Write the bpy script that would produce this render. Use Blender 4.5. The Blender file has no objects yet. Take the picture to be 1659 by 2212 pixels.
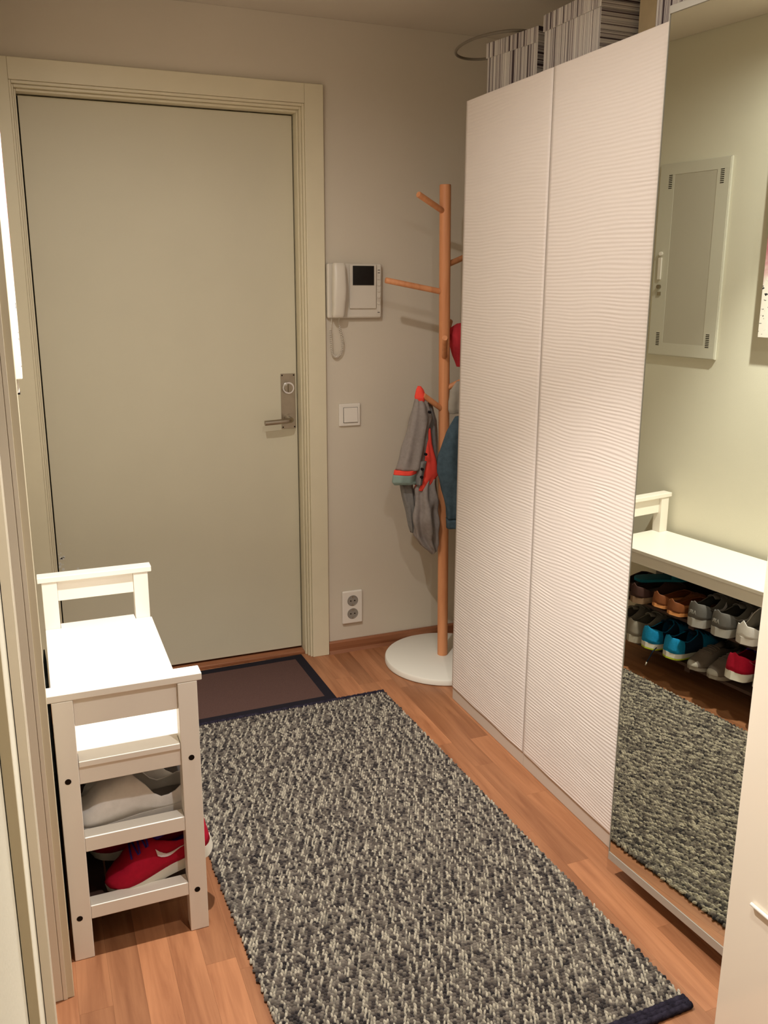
import bpy, bmesh, math, random
from mathutils import Vector, Matrix, noise

# ---------------------------------------------------------------- camera
scn = bpy.context.scene
W_PX, H_PX = 1659, 2212
cam_data = bpy.data.cameras.new('camera')
cam = bpy.data.objects.new('camera', cam_data)
scn.collection.objects.link(cam)
YAW, PITCH, ROLL, FPX = -0.3869, -0.2414, -0.0048, 1902.2
cy_, sy_ = math.cos(YAW), math.sin(YAW)
R_ = (Matrix.Rotation(YAW, 3, 'Z') @ Matrix.Rotation(PITCH, 3, 'X') @ Matrix.Rotation(ROLL, 3, 'Y'))
rx, ry, rz = R_.col[0], R_.col[1], R_.col[2]
cam.matrix_world = Matrix(((rx[0], rz[0], -ry[0], 0.0675), (rx[1], rz[1], -ry[1], -3.2189),
                           (rx[2], rz[2], -ry[2], 1.4921), (0, 0, 0, 1)))
cam_data.sensor_fit = 'VERTICAL'
cam_data.sensor_height = 32.0
cam_data.lens = FPX / H_PX * 32.0
cam_data.shift_x = -0.58 / H_PX
cam_data.shift_y = -29.37 / H_PX
cam_data.clip_start = 0.02
scn.camera = cam

# ---------------------------------------------------------------- world, lamps, exposure
world = bpy.data.worlds.new('world'); scn.world = world; world.use_nodes = True
world.node_tree.nodes['Background'].inputs[0].default_value = (1.0, 0.95, 0.9, 1)
world.node_tree.nodes['Background'].inputs[1].default_value = 0.02
vs = scn.view_settings
vs.view_transform = 'Standard'; vs.look = 'None'; vs.gamma = 1.0; vs.exposure = -0.08
try: vs.use_curve_mapping = False
except Exception: pass

def spot(name, loc, energy, ang, blend, rad, col=(1.0, 0.975, 0.935), aim=(0, 0, 0)):
    l = bpy.data.lights.new(name, 'SPOT'); l.energy = energy; l.spot_size = math.radians(ang)
    l.spot_blend = blend; l.shadow_soft_size = rad; l.color = col
    o = bpy.data.objects.new(name, l); o.location = loc; o.rotation_euler = aim
    scn.collection.objects.link(o); return o
LAMP1 = (0.395, -1.428, 2.345)
LAMP2 = (0.72, -2.45, 2.345)
spot('ceiling_spot_beam', LAMP1, 175, 92, 0.60, 0.022, aim=(math.radians(-6), 0, 0))
spot('ceiling_spot_spill', LAMP1, 36, 150, 1.0, 0.022)
spot('ceiling_spot_glow', LAMP1, 20, 174, 0.4, 0.022)
spot('rear_spot_beam', LAMP2, 48, 104, 0.7, 0.03)
spot('rear_spot_spill', LAMP2, 20, 172, 0.5, 0.03)

# ---------------------------------------------------------------- helpers
COL = scn.collection
WM = {}
def lin(c):
    return tuple(((v/255)/12.92 if v/255 <= 0.04045 else ((v/255+0.055)/1.055)**2.4) for v in c)
def wmat(o): return WM.get(o.name, Matrix.Identity(4)) if o else Matrix.Identity(4)
def props(o, label=None, cat=None, group=None, kind=None):
    if label: o['label'] = label
    if cat: o['category'] = cat
    if group: o['group'] = group
    if kind: o['kind'] = kind
    return o
def thing(name, label, cat, loc=(0, 0, 0), rz=0.0, group=None, M=None):
    o = bpy.data.objects.new(name, None); COL.objects.link(o)
    o.empty_display_size = 0.05
    M = M or (Matrix.Translation(loc) @ Matrix.Rotation(rz, 4, 'Z'))
    o.matrix_basis = M; WM[o.name] = M
    return props(o, label, cat, group)
def obj(name, bm, mats, parent=None, bevel=0, seg=2, smooth=None, local=False, label=None, solid=0, subd=0, origin=None):
    """mesh given in world coordinates (local=True: in the parent's coordinates)"""
    if parent is not None and not local:
        bm.transform(wmat(parent).inverted())
    me = bpy.data.meshes.new(name)
    if origin is not None and parent is None:
        bm.transform(Matrix.Translation(-Vector(origin)))
    bmesh.ops.recalc_face_normals(bm, faces=bm.faces)
    if smooth is True or smooth == 'auto':
        for f in bm.faces: f.smooth = True
    bm.to_mesh(me); bm.free()
    if not isinstance(mats, (list, tuple)): mats = [mats]
    for m in mats: me.materials.append(m)
    o = bpy.data.objects.new(name, me); COL.objects.link(o)
    if origin is not None and parent is None: o.location = origin
    if parent is not None:
        o.parent = parent; WM[o.name] = wmat(parent).copy()
    if solid:
        s = o.modifiers.new('solid', 'SOLIDIFY'); s.thickness = solid; s.offset = 0
    if bevel:
        b = o.modifiers.new('bevel', 'BEVEL'); b.width = bevel; b.segments = seg; b.limit_method = 'ANGLE'; b.angle_limit = math.radians(35)
        for p in me.polygons: p.use_smooth = True
        b.harden_normals = True
    if smooth == 'auto' and not bevel:
        try: me.set_sharp_from_angle(angle=math.radians(38))
        except Exception: pass
    if subd:
        s = o.modifiers.new('sub', 'SUBSURF'); s.levels = subd; s.render_levels = subd
    if label: o['label'] = label
    return o
def struct(name, bm, m, bevel=0, parent=None):
    o = obj(name, bm, m, parent, bevel=bevel)
    if parent is None: o['kind'] = 'structure'
    return o
def NB(): return bmesh.new()
def box(bm, x0, x1, y0, y1, z0, z1, mi=0, M=None):
    v = [bm.verts.new(Vector(p) if M is None else M @ Vector(p)) for p in
         ((x0,y0,z0),(x1,y0,z0),(x1,y1,z0),(x0,y1,z0),(x0,y0,z1),(x1,y0,z1),(x1,y1,z1),(x0,y1,z1))]
    for q in ((0,3,2,1),(4,5,6,7),(0,1,5,4),(1,2,6,5),(2,3,7,6),(3,0,4,7)):
        f = bm.faces.new([v[i] for i in q]); f.material_index = mi
    return v
def bx(x0, x1, y0, y1, z0, z1, M=None):
    bm = NB(); box(bm, min(x0,x1), max(x0,x1), min(y0,y1), max(y0,y1), min(z0,z1), max(z0,z1), 0, M); return bm
def prism(bm, pts, axis, a, b, mi=0):
    """pts: 2D outline; axis: 0/1/2 = extrude along x/y/z from a to b"""
    def P(p, t):
        return {0: (t, p[0], p[1]), 1: (p[0], t, p[1]), 2: (p[0], p[1], t)}[axis]
    A = [bm.verts.new(P(p, a)) for p in pts]; B = [bm.verts.new(P(p, b)) for p in pts]
    n = len(pts)
    fs = [bm.faces.new(A[::-1]), bm.faces.new(B)]
    for i in range(n): fs.append(bm.faces.new((A[i], A[(i+1) % n], B[(i+1) % n], B[i])))
    for f in fs: f.material_index = mi
def tube(bm, pts, r, n=10, cap=True, mi=0, closed=False):
    pts = [Vector(p) for p in pts]; N = len(pts); rings = []
    up = None
    for i, p in enumerate(pts):
        if closed: t = (pts[(i+1) % N] - pts[i-1]).normalized()
        else: t = (pts[min(i+1, N-1)] - pts[max(i-1, 0)]).normalized()
        if up is None:
            up = t.cross(Vector((0.13, 0.31, 0.94)))
            if up.length < 1e-3: up = t.cross(Vector((1, 0, 0)))
        u = (up - t * up.dot(t)).normalized(); up = u; w = t.cross(u)
        rr = r[i] if isinstance(r, (list, tuple)) else r
        rings.append([bm.verts.new(p + (u*math.cos(2*math.pi*k/n) + w*math.sin(2*math.pi*k/n))*rr) for k in range(n)])
    M = N if closed else N-1
    for i in range(M):
        A, B = rings[i], rings[(i+1) % N]
        for k in range(n):
            f = bm.faces.new((A[k], A[(k+1) % n], B[(k+1) % n], B[k])); f.smooth = True; f.material_index = mi
    if cap and not closed:
        f = bm.faces.new(rings[0][::-1]); f.material_index = mi
        f = bm.faces.new(rings[-1]); f.material_index = mi
def disc(bm, c, r, h, n=48, axis=2, mi=0):
    pts = [(c[(axis+1) % 3 if axis != 1 else 0] , 0)]
    ring = []
    for k in range(n):
        a = 2*math.pi*k/n; ca, sa = r*math.cos(a), r*math.sin(a)
        if axis == 2: ring.append((c[0]+ca, c[1]+sa))
        elif axis == 1: ring.append((c[0]+ca, c[2]+sa))
        else: ring.append((c[1]+ca, c[2]+sa))
    s = c[axis]
    prism(bm, ring, axis, s, s+h, mi)

# ---------------------------------------------------------------- materials
def mat(name, rgb, rough=0.5, spec=0.5, var=0.0, vscale=6.0, bump=0.0, bscale=200.0, metal=0.0, coat=0.0, rand=0.0):
    m = bpy.data.materials.new(name); m.use_nodes = True
    nt = m.node_tree; b = nt.nodes['Principled BSDF']
    c = lin(rgb)
    b.inputs['Base Color'].default_value = (*c, 1); b.inputs['Roughness'].default_value = rough
    b.inputs['Specular IOR Level'].default_value = spec; b.inputs['Metallic'].default_value = metal
    if coat: b.inputs['Coat Weight'].default_value = coat; b.inputs['Coat Roughness'].default_value = 0.12
    tc = nt.nodes.new('ShaderNodeTexCoord')
    if var:
        n = nt.nodes.new('ShaderNodeTexNoise'); n.inputs['Scale'].default_value = vscale; n.inputs['Detail'].default_value = 5
        nt.links.new(tc.outputs['Object'], n.inputs['Vector'])
        r = nt.nodes.new('ShaderNodeValToRGB')
        r.color_ramp.elements[0].position = 0.3; r.color_ramp.elements[1].position = 0.7
        r.color_ramp.elements[0].color = (*[max(0, v*(1-var)) for v in c], 1)
        r.color_ramp.elements[1].color = (*[min(1, v*(1+var)) for v in c], 1)
        nt.links.new(n.outputs['Fac'], r.inputs['Fac']); nt.links.new(r.outputs['Color'], b.inputs['Base Color'])
    if bump:
        n2 = nt.nodes.new('ShaderNodeTexNoise'); n2.inputs['Scale'].default_value = bscale; n2.inputs['Detail'].default_value = 3
        nt.links.new(tc.outputs['Object'], n2.inputs['Vector'])
        bp = nt.nodes.new('ShaderNodeBump'); bp.inputs['Strength'].default_value = bump; bp.inputs['Distance'].default_value = 0.002
        nt.links.new(n2.outputs['Fac'], bp.inputs['Height']); nt.links.new(bp.outputs['Normal'], b.inputs['Normal'])
    return m

def oak(name, base, dark, along=1, rand=0.35, rough=0.42):
    m = bpy.data.materials.new(name); m.use_nodes = True
    nt = m.node_tree; b = nt.nodes['Principled BSDF']; L = nt.links.new
    tc = nt.nodes.new('ShaderNodeTexCoord'); oi = nt.nodes.new('ShaderNodeObjectInfo')
    mp = nt.nodes.new('ShaderNodeMapping'); sc = [34, 34, 34]; sc[along] = 2.4
    mp.inputs['Scale'].default_value = sc
    add = nt.nodes.new('ShaderNodeVectorMath'); add.operation = 'ADD'
    comb = nt.nodes.new('ShaderNodeCombineXYZ')
    mul = nt.nodes.new('ShaderNodeMath'); mul.operation = 'MULTIPLY'; mul.inputs[1].default_value = 37.0
    L(oi.outputs['Random'], mul.inputs[0])
    for i in range(3): L(mul.outputs[0], comb.inputs[i])
    L(tc.outputs['Object'], mp.inputs['Vector']); L(mp.outputs[0], add.inputs[0]); L(comb.outputs[0], add.inputs[1])
    n = nt.nodes.new('ShaderNodeTexNoise'); n.inputs['Scale'].default_value = 1.0; n.inputs['Detail'].default_value = 6; n.inputs['Roughness'].default_value = 0.62
    n.inputs['Distortion'].default_value = 0.6
    L(add.outputs[0], n.inputs['Vector'])
    r = nt.nodes.new('ShaderNodeValToRGB')
    r.color_ramp.elements[0].position = 0.30; r.color_ramp.elements[1].position = 0.62
    r.color_ramp.elements[0].color = (*lin(dark), 1); r.color_ramp.elements[1].color = (*lin(base), 1)
    L(n.outputs['Fac'], r.inputs['Fac'])
    hs = nt.nodes.new('ShaderNodeHueSaturation')
    mr = nt.nodes.new('ShaderNodeMapRange'); mr.inputs['To Min'].default_value = 1-rand*0.55; mr.inputs['To Max'].default_value = 1+rand*0.45
    L(oi.outputs['Random'], mr.inputs['Value']); L(mr.outputs[0], hs.inputs['Value'])
    L(r.outputs['Color'], hs.inputs['Color']); L(hs.outputs[0], b.inputs['Base Color'])
    b.inputs['Roughness'].default_value = rough; b.inputs['Specular IOR Level'].default_value = 0.4
    bp = nt.nodes.new('ShaderNodeBump'); bp.inputs['Strength'].default_value = 0.12; bp.inputs['Distance'].default_value = 0.001
    L(n.outputs['Fac'], bp.inputs['Height']); L(bp.outputs['Normal'], b.inputs['Normal'])
    return m

M = {}
M['wall'] = mat('wall_paint', (216, 205, 187), 0.75, 0.2, 0.02, 3, 0.10, 260)
M['ceil'] = mat('ceiling_paint', (216, 206, 190), 0.8, 0.2, 0.02, 3, 0.08, 200)
M['wallgreen'] = mat('greenish_wall_paint', (228, 223, 204), 0.75, 0.2, 0.02, 3, 0.10, 260)
M['door'] = mat('door_paint', (210, 202, 178), 0.5, 0.3, 0.015, 5, 0.05, 320)
M['trim'] = mat('trim_paint', (224, 213, 184), 0.4, 0.4, 0.02, 9)
M['trimgloss'] = mat('gloss_trim_paint', (238, 228, 206), 0.22, 0.5, 0.02, 9)
M['white'] = mat('white_lacquer', (240, 232, 220), 0.38, 0.45, 0.01, 9)
M['ward'] = mat('wardrobe_foil', (224, 211, 201), 0.48, 0.35)
M['plinth'] = mat('plinth_foil', (196, 180, 164), 0.5, 0.3)
M['slat'] = mat('dark_stained_slat', (74, 54, 46), 0.6, 0.3, 0.1, 30)
M['carc'] = mat('wardrobe_carcass', (232, 222, 206), 0.5, 0.3)
M['plast'] = mat('white_plastic', (236, 228, 216), 0.35, 0.5)
M['intercom'] = mat('intercom_plastic', (222, 213, 198), 0.36, 0.5)
M['black'] = mat('black_plastic', (16, 15, 16), 0.3, 0.5)
M['hole'] = mat('dark_hole', (30, 20, 14), 0.8, 0.1)
M['steel'] = mat('brushed_steel', (168, 158, 142), 0.36, 0.5, 0.05, 40, metal=1.0)
M['chrome'] = mat('polished_chrome', (205, 202, 198), 0.14, 0.5, metal=1.0)
M['alu'] = mat('grey_aluminium_edge', (176, 170, 158), 0.4, 0.5, metal=0.35)
M['beech'] = oak('beech_wood', (226, 156, 108), (204, 132, 86), along=2, rand=0.08, rough=0.5)
M['skirt'] = oak('oak_skirting', (158, 104, 72), (130, 80, 52), along=0, rand=0.05)
M['oak'] = oak('oak_plank', (166, 112, 76), (134, 84, 54), along=1, rand=0.34)
M['seam'] = mat('floor_underlay', (110, 68, 42), 0.8, 0.1)
M['gwhite'] = mat('rack_white', (228, 222, 208), 0.5, 0.35)
M['cabgloss'] = mat('glossy_white_cabinet', (240, 228, 208), 0.12, 0.5)
M['pmetal'] = mat('painted_metal', (212, 208, 192), 0.45, 0.4)
M['pmetal2'] = mat('painted_metal_panel', (196, 190, 174), 0.5, 0.4)
m = mat('mirror_glass', (232, 235, 222), 0.0, 0.5, metal=1.0); M['mirror'] = m

# ---------------------------------------------------------------- room
XL, XR, ZC = 0.03, 2.03, 2.385
YR = -4.1
# floor with staves
fl = struct('floor', bx(-1.6, 2.2, YR-0.1, 0.12, -0.06, -0.004), M['seam'])
rnd = random.Random(5)
SW = 0.068
stave_mesh = {}
def stave(x0, y0, ln):
    key = round(ln, 3)
    if key not in stave_mesh:
        bm = NB(); g = 0.00012
        v = box(bm, g, SW-g, g, key-g, -0.02, 0)
        o = obj('plank', bm, M['oak'], fl, bevel=0)
        stave_mesh[key] = o.data
        o.location = (x0, y0, 0); return o
    o = bpy.data.objects.new('plank', stave_mesh[key]); COL.objects.link(o); o.parent = fl
    o.location = (x0, y0, 0); return o
LN = (0.36, 0.44, 0.52, 0.60)
nst = 0
x = -0.145
while x < 1.60:
    y = -0.0 + 0.13 - rnd.random()*0.35 + 0.0
    y = 0.115
    first = True
    while y > -2.75:
        ln = rnd.choice(LN)
        if first: ln = rnd.choice((0.36, 0.44, 0.52)); first = False
        stave(x, y-ln, ln); nst += 1
        y -= ln
    x += SW
# the floor beyond what can be told apart
bm = NB()
yb = -2.75-0.02
for q_ in ((-1.6, -0.146, YR, 0.115), (x, 2.2, YR, 0.115), (-0.1455, x-0.001, YR, -3.36)): obj('plain_floor', bx(*q_, -0.02, -0.0004), M['oak'], fl)
bm.free()

# back wall with door opening
bm = NB()
box(bm, -1.6, 0.075, 0, 0.14, 0, ZC); box(bm, 1.085, 2.2, 0, 0.14, 0, ZC); box(bm, 0.075, 1.085, 0, 0.14, 2.12, ZC)
struct('wall_back', bm, M['wall'])
# left wall (stub beside bench), doorway near camera, then wall on
bm = NB()
box(bm, -0.09, XL, -1.49, -0.0005, 0, ZC); box(bm, -0.09, XL, -2.32, -1.4905, 2.08, ZC); box(bm, -0.09, XL, YR, -2.3205, 0, ZC)
struct('wall_left', bm, M['wallgreen'])
struct('wall_right', bx(XR, 2.2, YR, -0.0005, 0, ZC), M['wall'])
struct('wall_rear', bx(-1.6, 2.2, YR-0.12, YR-0.0005, 0, ZC), M['wall'])
struct('wall_far_side', bx(-1.72, -1.6005, YR-0.1, 0.12, 0, ZC), M['wall'])
struct('ceiling', bx(-1.72, 2.2, YR-0.12, 0.14, ZC+0.0005, ZC+0.1), M['ceil'])

# baseboards
bm = NB(); prism(bm, [(-0.0008, 0), (-0.0008, 0.05), (-0.008, 0.05), (-0.013, 0.044), (-0.013, 0.012), (-0.022, 0.0)], 0, 1.133, XR-0.001)
struct('baseboard_back', bm, M['skirt'])
struct('baseboard_left', bx(XL+0.0008, XL+0.012, -1.44, -0.03, 0, 0.05), M['skirt'])

# entrance door frame and casing
fr = thing('trim_1', None, None, (0.58, 0, 0)); fr['kind'] = 'structure'
t = M['trim']
obj('casing', bx(1.062, 1.131, -0.018, -0.0008, 0, 2.166), t, fr, bevel=0.0015)
obj('casing', bx(0.0315, 0.0983, -0.018, -0.0008, 0, 2.166), t, fr, bevel=0.0015)
obj('casing', bx(0.0985, 1.0615, -0.018, -0.0008, 2.101, 2.166), t, fr, bevel=0.0015)
def framing(o_, i_, y0, y1, zt_o, zt_i):
    obj('jamb', bx(1.042+i_, 1.042+o_, y0, y1, 0, zt_o), t, fr, bevel=0.001)
    obj('jamb', bx(0.118-o_, 0.118-i_, y0, y1, 0, zt_o), t, fr, bevel=0.001)
    obj('head_jamb', bx(0.118-i_+0.0005, 1.042+i_-0.0005, y0, y1, zt_i, zt_o), t, fr, bevel=0.001)
framing(0.0195, 0.0125, -0.010, 0.12, 2.1005, 2.092)
framing(0.012, 0.0065, 0.003, 0.12, 2.0915, 2.083)
framing(0.006, 0.0002, 0.022, 0.12, 2.0825, 2.0745)
obj('threshold', bx(0.119, 1.0415, 0.03, 0.118, 0.0005, 0.012), M['skirt'], fr, bevel=0.002)

# entrance door
d = thing('door_1', None, None, (0.58, 0.064, 0.014)); d['kind'] = 'structure'
leaf = obj('leaf', bx(0.1225, 1.0375, 0.064, 0.104, 0.022, 2.070), M['door'], d, bevel=0.0015)
obj('gap_backing', bx(0.1185, 1.0415, 0.1045, 0.115, 0.013, 2.0735), M['hole'], d)  # dark sheet added behind the leaf so the gap around it reads as shade
M['scuff'] = mat('chipped_filler', (222, 219, 210), 0.8, 0.1, 0.03, 40)
# lock plate
lp = obj('lock_plate', bx(0.9735, 1.0305, 0.0605, 0.0639, 0.936, 1.148), M['steel'], d, bevel=0.001)
bm = NB(); disc(bm, (1.0015, 0.052, 1.094), 0.0235, 0.009, 40, 1)
obj('cylinder_rose', bm, M['chrome'], d, bevel=0.0015)
bm = NB(); disc(bm, (1.0015, 0.046, 1.094), 0.0165, 0.007, 32, 1)
box(bm, 0.9985, 1.0045, 0.036, 0.047, 1.079, 1.109)
obj('thumb_turn', bm, M['steel'], d, bevel=0.001)
for sx in (0.979, 1.025):
    for sz in (0.942, 1.142):
        bm = NB(); disc(bm, (sx, 0.0595, sz), 0.0028, 0.002, 12, 1); obj('screw', bm, M['hole'], d)
bm = NB()
pts = [(1.002, 0.063, 0.975), (1.002, 0.03, 0.975), (1.0, 0.018, 0.975), (0.993, 0.010, 0.9745), (0.982, 0.007, 0.974), (0.95, 0.006, 0.9725), (0.92, 0.006, 0.971), (0.893, 0.006, 0.970)]
tube(bm, pts, 0.0098, 16)
disc(bm, (1.002, 0.055, 0.975), 0.017, 0.006, 24, 1)
obj('handle', bm, M['steel'], d, smooth='auto')

# left doorway: far jamb + casing seen end-on
j = thing('trim_2', None, None, (0.0, -1.5, 0)); j['kind'] = 'structure'
obj('casing', bx(XL+0.0008, 0.0525, -1.509, -1.445, 0, 2.145), M['trim'], j, bevel=0.0015)
obj('jamb', bx(-0.10, 0.0385-0.0085, -1.5115, -1.4908, 0, 2.08), M['trimgloss'], j, bevel=0.002)
obj('jamb_edge', bx(0.0302, 0.0388, -1.512, -1.5093, 0, 2.08), M['trimgloss'], j, bevel=0.001)
obj('head_casing', bx(XL+0.0008, 0.0525, -2.37, -1.5092, 2.081, 2.145), M['trim'], j, bevel=0.0015)
# near casing with moulded profile
prof = [(-2.300, XL+0.0008), (-2.300, 0.0355), (-2.3015, 0.0372), (-2.305, 0.0380), (-2.318, 0.0380), (-2.322, 0.0362), (-2.345, 0.0362), (-2.349, 0.0392),
        (-2.3545, 0.0405), (-2.3595, 0.0392), (-2.363, 0.0365), (-2.372, 0.0365), (-2.375, 0.0395), (-2.381, 0.0395), (-2.384, XL+0.0008)]
bm = NB(); prism(bm, [(b, a) for a, b in prof], 2, 0, 2.08)
k = thing('trim_3', None, None, (XL, -2.34, 0)); k['kind'] = 'structure'
obj('moulded_casing', bm, M['trimgloss'], k, smooth='auto')
obj('jamb', bx(-0.10, XL-0.0005, -2.3198, -2.3005, 0, 2.08), M['trimgloss'], k)
bm = NB(); prism(bm, [(XL+0.0008, -2.62), (0.0375, -2.622), (0.0375, -2.632), (XL+0.0008, -2.634)], 2, 0, 2.3)
obj('cable_duct', bm, M['trim'], k)

# ---------------------------------------------------------------- wardrobes
HB, HT = 0.05, 2.041
def textured_door(y0, y1, parent, seed):
    bm = NB(); nz, ny = 1240, 36
    xf, xb = 1.4235, 1.4425
    rows = []
    for i in range(nz+1):
        z = HB + (HT-HB)*i/nz; row = []
        for jx in range(ny+1):
            yy = y0 + (y1-y0)*jx/ny
            w = noise.noise(Vector((yy*3.2, z*3.0, seed)))*1.5 + noise.noise(Vector((yy*7, z*26.0, seed+7)))*0.5
            a = math.sin(2*math.pi*(z/0.0098 + w))
            amp = 0.00062*(0.75+0.5*noise.noise(Vector((yy*12, z*30, seed+3))))
            e = min(1, min(yy-y0, y1-yy)/0.006 + 0.0)
            row.append(bm.verts.new((xf - 0.001*e - amp*a*max(0, e), yy, z)))
        rows.append(row)
    for i in range(nz):
        for jx in range(ny):
            f = bm.faces.new((rows[i][jx], rows[i][jx+1], rows[i+1][jx+1], rows[i+1][jx])); f.smooth = True
    # back and rim
    b = [bm.verts.new((xb, y, z)) for y, z in ((y0, HB), (y1, HB), (y1, HT), (y0, HT))]
    bm.faces.new(b[::-1])
    bm.faces.new([rows[0][jx] for jx in range(ny, -1, -1)] + [b[0], b[1]])
    bm.faces.new([rows[nz][jx] for jx in range(ny+1)] + [b[2], b[3]])
    bm.faces.new([rows[i][0] for i in range(nz+1)] + [b[3], b[0]])
    bm.faces.new([rows[i][ny] for i in range(nz, -1, -1)] + [b[1], b[2]])
    return obj('door', bm, M['ward'], parent)
def unit(y0, y1, label):
    u = thing('wardrobe', label, 'wardrobe', (1.73, (y0+y1)/2, 0), 0, 'wardrobe units along the right wall')
    bm = NB(); a, b = y0+0.0006, y1-0.0006; x0, x1 = 1.445, 2.02
    box(bm, x0, x1, a, a+0.018, 0.0, 2.036); box(bm, x0, x1, b-0.018, b, 0.0, 2.036)
    box(bm, x0, x1, a+0.018, b-0.018, 2.016, 2.036); box(bm, x0, x1, a+0.018, b-0.018, 0.052, 0.07)
    box(bm, x1-0.006, x1, a+0.018, b-0.018, 0.07, 2.016)
    obj('carcass', bm, M['carc'], u)
    obj('plinth', bx(1.4275, 1.4445, a, b, 0.001, 0.0495), M['plinth'], u, bevel=0.001)
    for zq in (0.40, 1.70): obj('shelf', bx(x0+0.02, x1-0.01, a+0.0185, b-0.0185, zq, zq+0.018), M['carc'], u)
    return u
u1 = unit(-1.058, -0.556, 'white wardrobe with wavy ribbed door, nearest the coat stand')
textured_door(-1.0565, -0.558, u1, 1.0)
u2 = unit(-1.578, -1.058, 'white wardrobe with wavy ribbed door, beside the mirror')
textured_door(-1.5765, -1.0592, u2, 21.0)
u3 = unit(-2.10, -1.578, 'wardrobe with a tall full-length mirror door standing ajar')
A_, B_ = 0.07838077, -0.00219653
nv = Vector((-math.cos(A_), -math.sin(A_), B_))
P0 = Vector((1.34859197, -1.53, 1.0))
yy, zz = -1.602, 0.05
xx = P0.x + (nv.y*(yy-P0.y)+nv.z*(zz-P0.z))/(-nv.x)
MD = Matrix.Translation((xx, yy, zz)) @ Matrix.Rotation(A_, 4, 'Z') @ Matrix.Rotation(B_, 4, 'Y')
DW = 0.492; DH = 1.99
def mdbox(x0, x1, y0, y1, z0, z1): return bx(x0, x1, y0, y1, z0, z1, MD)
md = obj('door', mdbox(0.0045, 0.020, -DW, 0, 0.0, DH), M['carc'], u3, bevel=0.001)
obj('mirror_glass', mdbox(0.0, 0.004, -DW+0.002, -0.002, 0.0225, DH-0.0155), M['mirror'], md, label='tall mirror glass on the door')
obj('top_rail', mdbox(-0.002, 0.0042, -DW, 0, DH-0.015, DH+0.0005), M['alu'], md, bevel=0.0008)
obj('bottom_rail', mdbox(-0.0015, 0.0042, -DW, 0, 0.0, 0.0218), M['alu'], md, bevel=0.0008)
obj('edge_profile', mdbox(-0.0006, 0.0200, 0.0003, 0.0022, 0.0, DH), M['alu'], md)
for hz in (0.35, 1.0, 1.7):
    bm = NB(); tube(bm, [(1.443, -2.07, hz), (1.425, -2.07, hz), (1.413, -2.065, hz)], 0.006, 8)
    obj('hinge', bm, M['steel'], u3, smooth='auto')

# ---------------------------------------------------------------- bench
br = random.Random(3)
be = thing('storage_bench', 'white wooden hallway bench with shoe shelves against the left wall', 'bench', (0.21, -0.98, 0))
wm = M['white']
X0, X1 = 0.049, 0.373; PX0, PX1, LG = 0.060, 0.362, 0.0425
YN, YF = -1.405, -0.556
def frame(yf, s):
    # yf: outer face plane, s=+1 inward is +y
    d_ = 0.040*s
    for xa in (PX0, PX1-LG):
        obj('leg', bx(xa, xa+LG, yf, yf+d_, 0.0005, 0.6345), wm, be, bevel=0.0015)
    obj('top_rail', bx(X0, X1, yf, yf+0.044*s, 0.635, 0.652), wm, be, bevel=0.002)
    xa, xb = PX0+LG+0.0003, PX1-LG-0.0003
    obj('upper_rail', bx(xa, xb, yf+0.008*s, yf+0.028*s, 0.571, 0.6345), wm, be, bevel=0.001)
    obj('seat_rail', bx(xa, xb, yf+0.006*s, yf+0.028*s, 0.434, 0.4755), wm, be, bevel=0.001)
    obj('shelf_rail', bx(xa, xb, yf+0.001*s, yf+0.036*s, 0.270, 0.305), wm, be, bevel=0.0015)
    obj('shelf_rail', bx(xa, xb, yf+0.001*s, yf+0.036*s, 0.099, 0.132), wm, be, bevel=0.0015)
    if s > 0:
        for (px, pz) in ((0.079, 0.449), (0.0775, 0.108), (0.3415, 0.451), (0.339, 0.109)):
            b2 = NB(); disc(b2, (px, yf-0.0006, pz), 0.0066, 0.0012, 20, 1)
            obj('screw_cap', b2, M['hole'], be, label='dark screw recess in the white leg')
frame(YN, 1); frame(YF, -1)
bm = NB()   # seat panel notched round the posts
sx0, sx1, c0, c1 = PX0+LG+0.001, PX1-LG-0.001, YN+0.001, YF-0.001
prism(bm, [(sx0, c0), (sx1, c0), (sx1, YN+0.0412), (PX1, YN+0.0412), (PX1+0.004, YN+0.0412), (PX1+0.004, YF-0.0412), (sx1, YF-0.0412), (sx1, c1), (sx0, c1),
           (sx0, YF-0.0412), (PX0, YF-0.0412), (PX0, YN+0.0412), (sx0, YN+0.0412)], 2, 0.476, 0.490)
obj('seat', bm, wm, be, bevel=0.0015)
obj('apron', bx(PX1-0.026, PX1-0.004, YN+0.0405, YF-0.0405, 0.432, 0.4757), wm, be, bevel=0.001)
obj('apron', bx(PX0+0.004, PX0+0.026, YN+0.0405, YF-0.0405, 0.432, 0.4757), wm, be, bevel=0.001)
for zs in (0.106, 0.276):
    for (a, b) in ((0.084, 0.143), (0.148, 0.206), (0.212, 0.271), (0.277, 0.336)):
        obj('slat', bx(a, b, YN+0.0372, YF-0.0372, zs-0.012, zs), M['slat'], be, bevel=0.001)
    for yc in (-1.34, -0.98, -0.62): obj('slat_bearer', bx(0.084, 0.336, yc-0.012, yc+0.012, zs-0.030, zs-0.0125), M['slat'], be)

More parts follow.
